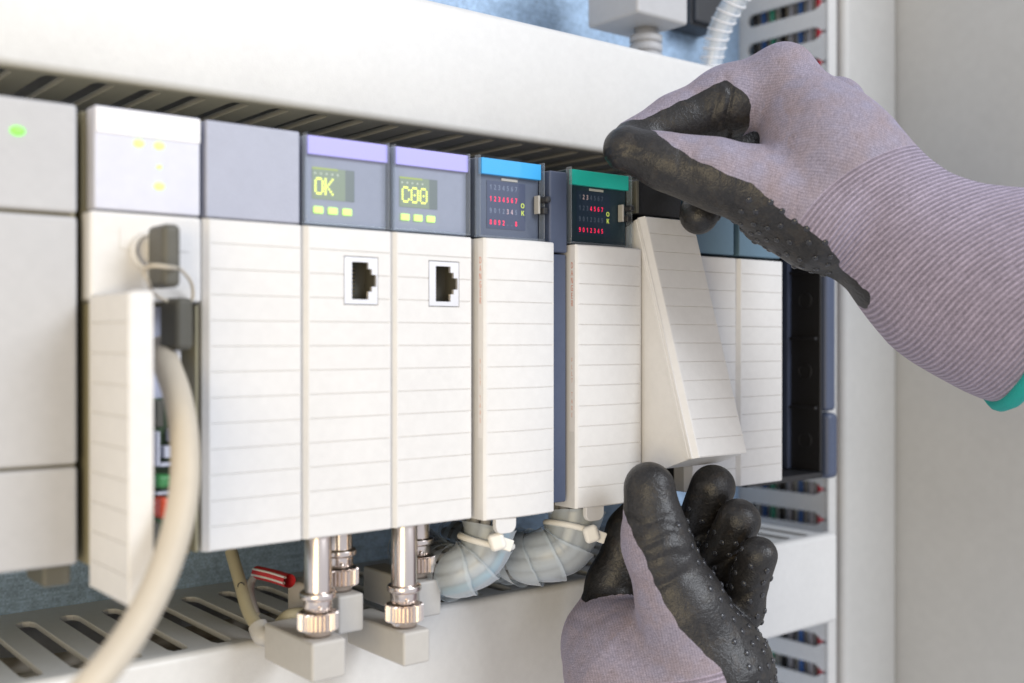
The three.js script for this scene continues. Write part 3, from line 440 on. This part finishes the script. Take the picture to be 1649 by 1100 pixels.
// ---------------------------------------------------------------- gloved hands (one continuous surface each, from a distance field)
function surfaceNets(field, lo, hi, cell) {
  const n = [0, 1, 2].map((k) => Math.ceil((hi[k] - lo[k]) / cell) + 1), N = n[0] * n[1] * n[2], f = new Float32Array(N), id = (i, j, k) => (k * n[1] + j) * n[0] + i;
  for (let k = 0; k < n[2]; k++) for (let j = 0; j < n[1]; j++) {                       // coarse skip along x where the surface is far
    let i = 0; while (i < n[0]) { const d = field(lo[0] + i * cell, lo[1] + j * cell, lo[2] + k * cell); f[id(i, j, k)] = d; const sk = Math.max(1, Math.floor((Math.abs(d) - 4) / cell)); for (let q = 1; q < sk && i + q < n[0]; q++) f[id(i + q, j, k)] = d; i += sk; }
  }
  const vid = new Int32Array(N).fill(-1), pos = [], idx = [];
  for (let k = 0; k + 1 < n[2]; k++) for (let j = 0; j + 1 < n[1]; j++) for (let i = 0; i + 1 < n[0]; i++) {
    let m = 0; const c = []; for (let q = 0; q < 8; q++) { const d = f[id(i + (q & 1), j + ((q >> 1) & 1), k + (q >> 2))]; c.push(d); if (d < 0) m |= 1 << q; }
    if (m === 0 || m === 255) continue;
    let x = 0, y = 0, z = 0, e = 0;
    for (let a = 0; a < 8; a++) for (const bit of [1, 2, 4]) { if (a & bit) continue; const b = a | bit; if ((c[a] < 0) === (c[b] < 0)) continue; const t = c[a] / (c[a] - c[b]); x += (a & 1) + (bit === 1 ? t : 0); y += ((a >> 1) & 1) + (bit === 2 ? t : 0); z += (a >> 2) + (bit === 4 ? t : 0); e++; }
    vid[id(i, j, k)] = pos.length / 3; pos.push(lo[0] + (i + x / e) * cell, lo[1] + (j + y / e) * cell, lo[2] + (k + z / e) * cell);
  }
  const quad = (a, b, c, d, flip) => { if (a < 0 || b < 0 || c < 0 || d < 0) return; flip ? idx.push(a, c, b, a, d, c) : idx.push(a, b, c, a, c, d); };
  for (let k = 1; k + 1 < n[2]; k++) for (let j = 1; j + 1 < n[1]; j++) for (let i = 1; i + 1 < n[0]; i++) {
    const s = f[id(i, j, k)] < 0;
    if (s !== f[id(i + 1, j, k)] < 0) quad(vid[id(i, j - 1, k - 1)], vid[id(i, j, k - 1)], vid[id(i, j, k)], vid[id(i, j - 1, k)], !s);
    if (s !== f[id(i, j + 1, k)] < 0) quad(vid[id(i - 1, j, k - 1)], vid[id(i - 1, j, k)], vid[id(i, j, k)], vid[id(i, j, k - 1)], !s);
    if (s !== f[id(i, j, k + 1)] < 0) quad(vid[id(i - 1, j - 1, k)], vid[id(i, j - 1, k)], vid[id(i, j, k)], vid[id(i - 1, j, k)], !s);
  }
  return { pos, idx };
}
const smin = (a, b, k) => { const h = Math.max(k - Math.abs(a - b), 0) / k; return Math.min(a, b) - h * h * k * 0.25; };
function chain(pts, k, tagName) {                       // [px,py,distance,radius px] -> bones with tapering radii in mm
  const b = []; for (let i = 0; i + 1 < pts.length; i++) { const A = at(...pts[i].slice(0, 3)), B = at(...pts[i + 1].slice(0, 3)); b.push({ A, B, ra: pts[i][3] * pts[i][2] / FOC, rb: pts[i + 1][3] * pts[i + 1][2] / FOC, D: B.clone().sub(A), k }); b[b.length - 1].L2 = b[b.length - 1].D.lengthSq(); }
  return { b, k, tagName };
}
function boneDist(q, x, y, z) { const t = clamp(((x - q.A.x) * q.D.x + (y - q.A.y) * q.D.y + (z - q.A.z) * q.D.z) / q.L2); return Math.hypot(x - q.A.x - t * q.D.x, y - q.A.y - t * q.D.y, z - q.A.z - t * q.D.z) - (q.ra + (q.rb - q.ra) * t); }
function noise3(x, y, z, s) { const f = (k) => noise2(x + 17.3 * k, y - 9.1 * k, 4096, s + k), k = Math.floor(z), t = z - k, u = t * t * (3 - 2 * t); return lerp(f(k & 255), f((k + 1) & 255), u); }
function handPlane(p) { return [824.5 + (((p.x - CAMX) * CN + (p.z - CAMZ) * SN)) * FOC / 436, 547 - p.y * FOC / 436]; }   // flat coordinates in the plane of the hand's side
function polyDist(poly, x, y) {                          // negative inside
  let d = Infinity, inside = false;
  for (let i = 0, j = poly.length - 1; i < poly.length; j = i++) {
    const [ax, ay] = poly[j], [bx, by] = poly[i], ex = bx - ax, ey = by - ay, t = clamp(((x - ax) * ex + (y - ay) * ey) / (ex * ex + ey * ey)); d = Math.min(d, Math.hypot(x - ax - t * ex, y - ay - t * ey));
    if ((ay > y) !== (by > y) && x < ax + (y - ay) / (by - ay) * ex) inside = !inside;
  }
  return inside ? -d : d;
}
const toPlane = (poly, d) => poly.map(([x, y]) => handPlane(at(x, y, d)));
function glove({ name, label, base, chains, wrinkle, coat, cuff, cell = 1.25, pad = 6 }) {
  const lo = [1e9, 1e9, 1e9], hi = [-1e9, -1e9, -1e9];
  for (const c of chains) for (const b of c.b) for (const [p, r] of [[b.A, b.ra], [b.B, b.rb]]) [p.x, p.y, p.z].forEach((v, k) => { lo[k] = Math.min(lo[k], v - r - pad); hi[k] = Math.max(hi[k], v + r + pad); });
  const ax = cuff.axis, ends = (x, y, z) => (x - cuff.end.x) * ax.x + (y - cuff.end.y) * ax.y + (z - cuff.end.z) * ax.z;
  const raw = (x, y, z) => {
    let d = 1e9;
    for (const c of chains) { let e = 1e9; for (const b of c.b) e = smin(e, boneDist(b, x, y, z), c.k); d = smin(d, e, c.join ?? 6); }
    return d;
  };
  const field = (x, y, z) => { let d = raw(x, y, z); if (Math.abs(d) < 4) { d += wrinkle(x, y, z); d += 0.7 * (noise3(x / 14, y / 14, z / 14, 7) - 0.5) + 0.16 * (noise3(x / 4.5, y / 4.5, z / 4.5, 17) - 0.5); } return Math.max(d, ends(x, y, z)); };
  const { pos, idx } = surfaceNets(field, lo, hi, cell), nv = pos.length / 3, nrm = new Float32Array(nv * 3), g = new Float32Array(nv), s = new Float32Array(nv), p = V(0, 0, 0);
  for (let i = 0; i < nv; i++) {
    const x = pos[i * 3], y = pos[i * 3 + 1], z = pos[i * 3 + 2], h = 0.7, nx = field(x + h, y, z) - field(x - h, y, z), ny = field(x, y + h, z) - field(x, y - h, z), nz = field(x, y, z + h) - field(x, y, z - h), l = Math.hypot(nx, ny, nz) || 1;
    nrm[i * 3] = nx / l; nrm[i * 3 + 1] = ny / l; nrm[i * 3 + 2] = nz / l;
    let best = 1e9, who = ''; for (const c of chains) for (const b of c.b) { const d = boneDist(b, x, y, z); if (d < best) { best = d; who = c.tagName; } }
    p.set(x, y, z); const [u, v] = handPlane(p);
    g[i] = coat(u, v, who, p, V(nx / l, ny / l, nz / l)) + 5 * (noise3(x / 3, y / 3, z / 3, 27) - 0.5);         // below 0: dipped in black coating
    s[i] = cuff.start(u, v, p);                           // below 0: ribbed cuff
  }
  const out = { knit: [], coat: [], cuff: [] };
  const vert = (i) => [pos[i * 3], pos[i * 3 + 1], pos[i * 3 + 2], nrm[i * 3], nrm[i * 3 + 1], nrm[i * 3 + 2], g[i], s[i]];
  const mix = (a, b, t) => a.map((v, k) => v + (b[k] - v) * t);
  const clip = (tri, ch) => { const neg = [], posi = []; for (let i = 0; i < tri.length; i++) { const a = tri[i], b = tri[(i + 1) % tri.length]; (a[ch] < 0 ? neg : posi).push(a); if ((a[ch] < 0) !== (b[ch] < 0)) { const m = mix(a, b, a[ch] / (a[ch] - b[ch])); neg.push(m); posi.push(m); } } return [neg, posi]; };
  const fan = (poly, dst) => { for (let i = 1; i + 1 < poly.length; i++) dst.push(poly[0], poly[i], poly[i + 1]); };
  for (let i = 0; i < idx.length; i += 3) { const [black, rest] = clip([vert(idx[i]), vert(idx[i + 1]), vert(idx[i + 2])], 6); if (black.length > 2) fan(black, out.coat); if (rest.length > 2) { const [cu, kn] = clip(rest, 7); if (cu.length > 2) fan(cu, out.cuff); if (kn.length > 2) fan(kn, out.knit); } }
  const t = thing(name, label, 'gloved hand', base, 'gloved hands of one person');
  const build = (vs, uvOf) => {
    const P = new Float32Array(vs.length * 3), Nn = new Float32Array(vs.length * 3), U = new Float32Array(vs.length * 2);
    for (let i = 0; i < vs.length; i += 3) { const n = [0, 1, 2].map((k) => vs[i][3 + k] + vs[i + 1][3 + k] + vs[i + 2][3 + k]); for (let k = 0; k < 3; k++) { const v = vs[i + k]; P.set(v.slice(0, 3), (i + k) * 3); Nn.set(v.slice(3, 6), (i + k) * 3); U.set(uvOf(v, n), (i + k) * 2); } }
    const ge = new THREE.BufferGeometry(); ge.setAttribute('position', new THREE.BufferAttribute(P, 3)); ge.setAttribute('normal', new THREE.BufferAttribute(Nn, 3)); ge.setAttribute('uv', new THREE.BufferAttribute(U, 2)); ge.userData.uvDone = true; return ge;
  };
  const e2 = cuff.side, e3 = ax.clone().cross(e2).normalize(), dot = (v, e) => v[0] * e.x + v[1] * e.y + v[2] * e.z, nd = (n, e) => Math.abs(n[0] * e.x + n[1] * e.y + n[2] * e.z);
  const tri = (v, n) => { const a = dot(v, ax), b = dot(v, e2), c = dot(v, e3), A = nd(n, ax), B = nd(n, e2), C = nd(n, e3); return C >= A && C >= B ? [b * MM, a * MM] : B >= A ? [c * MM, a * MM] : [b * MM, c * MM]; };
  mesh('knit_back', build(out.knit, tri), M.knit, t); mesh('black_coating', build(out.coat, tri), M.coat, t);
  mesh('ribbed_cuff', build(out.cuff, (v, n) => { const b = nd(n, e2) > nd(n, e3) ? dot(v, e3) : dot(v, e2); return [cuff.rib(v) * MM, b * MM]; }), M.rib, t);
  // grip dots: small raised studs on the coating
  if (cuff.dots) {
    const rnd = rng(cuff.seed), dome = new THREE.SphereGeometry(1, 8, 4, 0, Math.PI * 2, 0, Math.PI / 2).toNonIndexed(), spots = [], parts = [];
    for (let tries = 0; tries < 60000 && spots.length < 420; tries++) { const v = out.coat[Math.floor(rnd() * out.coat.length)]; if (!v) break; p.set(v[0], v[1], v[2]); const [u, w] = handPlane(p); if (!cuff.dots(u, w, v) || spots.some((q) => q.distanceToSquared(p) < 27)) continue; spots.push(p.clone());
      parts.push(dome.clone().scale(1.3, 0.5 + 0.3 * rnd(), 1.3).applyQuaternion(new THREE.Quaternion().setFromUnitVectors(V(0, 1, 0), V(v[3], v[4], v[5]).normalize())).translate(v[0], v[1], v[2])); }
    if (parts.length) { const d = mesh('grip_dots', mergeGeometries(parts), M.dot, t); d.userData.kind = 'stuff'; }
  }
  // hem: rolled edge round the open end of the cuff
  const ring = []; for (let k = 0; k < 48; k++) { const a = k / 48 * 6.2832, dir = e2.clone().multiplyScalar(Math.cos(a)).addScaledVector(e3, Math.sin(a)), c = cuff.end.clone().addScaledVector(ax, -1.5); let r = 5; while (r < 90 && raw(c.x + dir.x * r, c.y + dir.y * r, c.z + dir.z * r) < 0) r += 0.4; ring.push(c.addScaledVector(dir, r - 0.6)); }
  mesh('hem', tube(ring, cuff.hem, 160, 10, true), M.hem, t);
  mesh('forearm', new THREE.CapsuleGeometry(cuff.arm, 90, 10, 32).applyQuaternion(new THREE.Quaternion().setFromUnitVectors(V(0, 1, 0), ax)).translate(cuff.end.x + ax.x * 48, cuff.end.y + ax.y * 48, cuff.end.z + ax.z * 48), M.skin, t);
  return t;
}
M.knit = mat([0.42, 0.37, 0.45], 0.9, { map: rep(knitColT, 30), bumpMap: rep(knitT, 30), bumpScale: 0.00014, sheen: 0.5, sheenColor: col(0.6, 0.55, 0.75), sheenRoughness: 0.6 });
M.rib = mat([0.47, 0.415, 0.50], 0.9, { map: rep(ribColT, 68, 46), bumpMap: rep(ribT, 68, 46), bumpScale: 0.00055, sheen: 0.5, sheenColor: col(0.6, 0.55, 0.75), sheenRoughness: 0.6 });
M.coat = mat([0.027, 0.025, 0.0245], 0.42, { map: rep(coatColT, 14), bumpMap: rep(crinkT, 20), bumpScale: 0.0003 });
M.dot = mat([0.03, 0.031, 0.036], 0.2); M.hem = mat([0.01, 0.33, 0.29], 0.8, { bumpMap: rep(grainT, 60), bumpScale: 0.0002 }); M.skin = mat([0.55, 0.28, 0.17], 0.55);

const creaseSet = (list) => { const c = list.map(([px, py, d, dx, dy, depth, w, R]) => ({ p: at(px, py, d), n: V(CN * dx, -dy, SN * dx).normalize(), depth, w, R })); return (x, y, z) => { let s = 0; for (const q of c) { const ax = x - q.p.x, ay = y - q.p.y, az = z - q.p.z, r2 = ax * ax + ay * ay + az * az; if (r2 > q.R * q.R) continue; const t = (ax * q.n.x + ay * q.n.y + az * q.n.z + 0.9 * Math.sin((ax + az - ay) * 0.35)) / q.w; s += q.depth * Math.exp(-t * t) * (1 - r2 / (q.R * q.R)); } return s; }; };   // folds pressed into the glove
const ribS = (u, v) => { const a = (u - 1266) * 0.84 + (v - 358) * 0.54, b = -(u - 1266) * 0.54 + (v - 358) * 0.84; return a - 0.0025 * b * b; };   // ribs ring the wrist aslant
const upperCoat = toPlane([[940, 180], [1000, 196], [1038, 199], [1046, 216], [1066, 240], [1100, 266], [1140, 287], [1190, 308], [1240, 352], [1290, 385], [1330, 420], [1368, 455], [1388, 476], [1392, 500], [1395, 620], [900, 620], [900, 180]], 430);
const indexCoat = toPlane([[960, 200], [1030, 195], [1100, 163], [1166, 132], [1190, 150], [1208, 172], [1204, 240], [900, 330], [900, 230]], 436);
const upCuffA = at(1262, 366, 430), upEnd = at(1658, 492, 424), upAxis = upEnd.clone().sub(at(1400, 430, 432)).normalize();
glove({
  name: 'gloved_hand', label: 'lavender and black gloved hand pinching the top of the tilted block', base: [260, 40, 30],
  chains: [
    chain([[1262, 122, 440, 45], [1338, 256, 430, 88], [1440, 371, 432, 90], [1532, 448, 430, 116], [1640, 478, 424, 150], [1740, 500, 420, 165]], 22, 'palm'),
    chain([[1345, 175, 462, 50], [1395, 290, 455, 92]], 10, 'palm'),
    chain([[1220, 300, 425, 60], [1320, 345, 428, 92]], 10, 'palm'),
    chain([[1225, 358, 436, 33], [1366, 420, 436, 30]], 10, 'palm'),
    Object.assign(chain([[1262, 122, 440, 46], [1172, 164, 446, 54], [1088, 196, 444, 41], [1020, 226, 438, 34]], 6, 'index'), { join: 7 }),
    Object.assign(chain([[1008, 240, 426, 37], [1075, 262, 424, 38], [1150, 280, 423, 50], [1225, 305, 424, 66]], 10, 'thumb'), { join: 5 }),
    Object.assign(chain([[1340, 190, 470, 44], [1215, 215, 484, 38], [1150, 290, 474, 34], [1125, 346, 456, 32]], 6, 'middle'), { join: 4 }),
  ],
  wrinkle: creaseSet([[1168, 180, 440, 1, -0.05, 1.3, 1.3, 17], [988, 252, 420, 0.2, 1, 0.8, 0.8, 13], [1095, 265, 416, 0.9, -0.3, 0.5, 2, 16], [1112, 268, 416, 0.9, -0.2, 0.4, 1.6, 16], [1240, 240, 415, 1, 0.2, 0.7, 3, 20], [1270, 225, 415, 1, 0.3, 0.6, 3, 22], [1150, 172, 436, 1, 0.1, 0.5, 1.5, 14]]),
  coat: (u, v, who) => who === 'middle' ? -20 : who === 'index' ? polyDist(indexCoat, u, v) : polyDist(upperCoat, u, v),
  cuff: {
    axis: upAxis, side: V(CN, 0, SN).cross(upAxis).cross(upAxis).normalize(), end: upEnd, hem: 3.4, arm: 30, seed: 3,
    start: (u, v) => -ribS(u, v), rib: (v) => { const q = handPlane(V(v[0], v[1], v[2])); return ribS(q[0], q[1]) * 436 / FOC; },
    dots: (u, w, v) => v[4] < -0.35 && u > 1170 && w > 335 && u < 1325,
  },
});
const lowCoat = toPlane([[990, 700], [1001, 818], [1020, 862], [1050, 932], [1082, 992], [1120, 1030], [1146, 1052], [1162, 1110], [1180, 1300], [1500, 1300], [1500, 700]], 428);
const lowIndexCoat = toPlane([[900, 962], [943, 966], [968, 1000], [1010, 985], [1200, 985], [1200, 600], [900, 600]], 458);
const lowEnd = at(1120, 1330, 430), lowAxis = lowEnd.clone().sub(at(1075, 1120, 436)).normalize();
glove({
  name: 'gloved_hand', label: 'lavender and black gloved hand reaching up under the tilted block', base: [230, -140, 20],
  chains: [
    chain([[962, 1020, 458, 40], [1005, 1062, 450, 92], [1070, 1160, 442, 128], [1120, 1330, 430, 130]], 18, 'palm'),
    chain([[1100, 1010, 432, 66], [1135, 1085, 432, 100], [1130, 1200, 436, 110]], 12, 'palm'),
    chain([[1060, 1010, 470, 50], [1165, 1060, 455, 52], [1205, 1140, 445, 60]], 10, 'palm'),
    Object.assign(chain([[962, 1015, 460, 38], [984, 938, 466, 36], [1014, 855, 466, 33], [1040, 810, 464, 28]], 6, 'index'), { join: 5 }),
    Object.assign(chain([[1010, 1000, 482, 42], [1085, 930, 486, 35], [1115, 872, 472, 35], [1148, 784, 462, 36]], 6, 'middle'), { join: 0.8 }),
    Object.assign(chain([[1060, 1015, 488, 42], [1118, 975, 478, 36], [1150, 924, 460, 34], [1190, 838, 448, 35]], 6, 'ring'), { join: 0.8 }),
    Object.assign(chain([[1110, 1040, 478, 40], [1162, 1026, 462, 34], [1194, 982, 444, 31], [1221, 895, 434, 31]], 6, 'little'), { join: 0.8 }),
    Object.assign(chain([[1046, 786, 428, 42], [1058, 878, 425, 46], [1098, 980, 427, 62], [1135, 1060, 430, 86]], 12, 'thumb'), { join: 5 }),
  ],
  wrinkle: creaseSet([[1052, 838, 418, 0.1, 1, 0.8, 1.4, 17], [1056, 868, 416, 0.2, 1, 1.0, 1.7, 18], [1062, 896, 415, 0.15, 1, 0.7, 1.5, 18], [1078, 935, 414, 0.35, 1, 0.8, 2, 20], [972, 985, 450, 0.3, 1, 1.2, 1.6, 16], [1000, 1015, 440, 0.8, 0.9, 0.6, 2.5, 22], [1112, 868, 462, 0.4, 1, 0.7, 1.2, 12], [1165, 900, 450, 0.5, 1, 0.7, 1.2, 12], [1205, 950, 436, 0.4, 1, 0.7, 1.2, 12]]),
  coat: (u, v, who) => who === 'index' ? polyDist(lowIndexCoat, u, v) : who === 'thumb' || who === 'palm' ? polyDist(lowCoat, u, v) : -20,
  cuff: {
    axis: lowAxis, side: V(CN, 0, SN).cross(lowAxis).cross(lowAxis).normalize(), end: lowEnd, hem: 3.2, arm: 27, seed: 8,
    start: (u, v, p) => 1068 - v - (u - 1060) * 0.28, rib: (v) => { const q = handPlane(V(v[0], v[1], v[2])); return (q[1] + q[0] * 0.28) * 436 / FOC; },
    dots: (u, w, v) => u > 1072 && w > 830 && u - (w - 800) * 0.48 > 1064 && !(u > 1130 && w < 835 + (u - 1130) * 0.75),
  },
});
renderer.render(scene, camera);
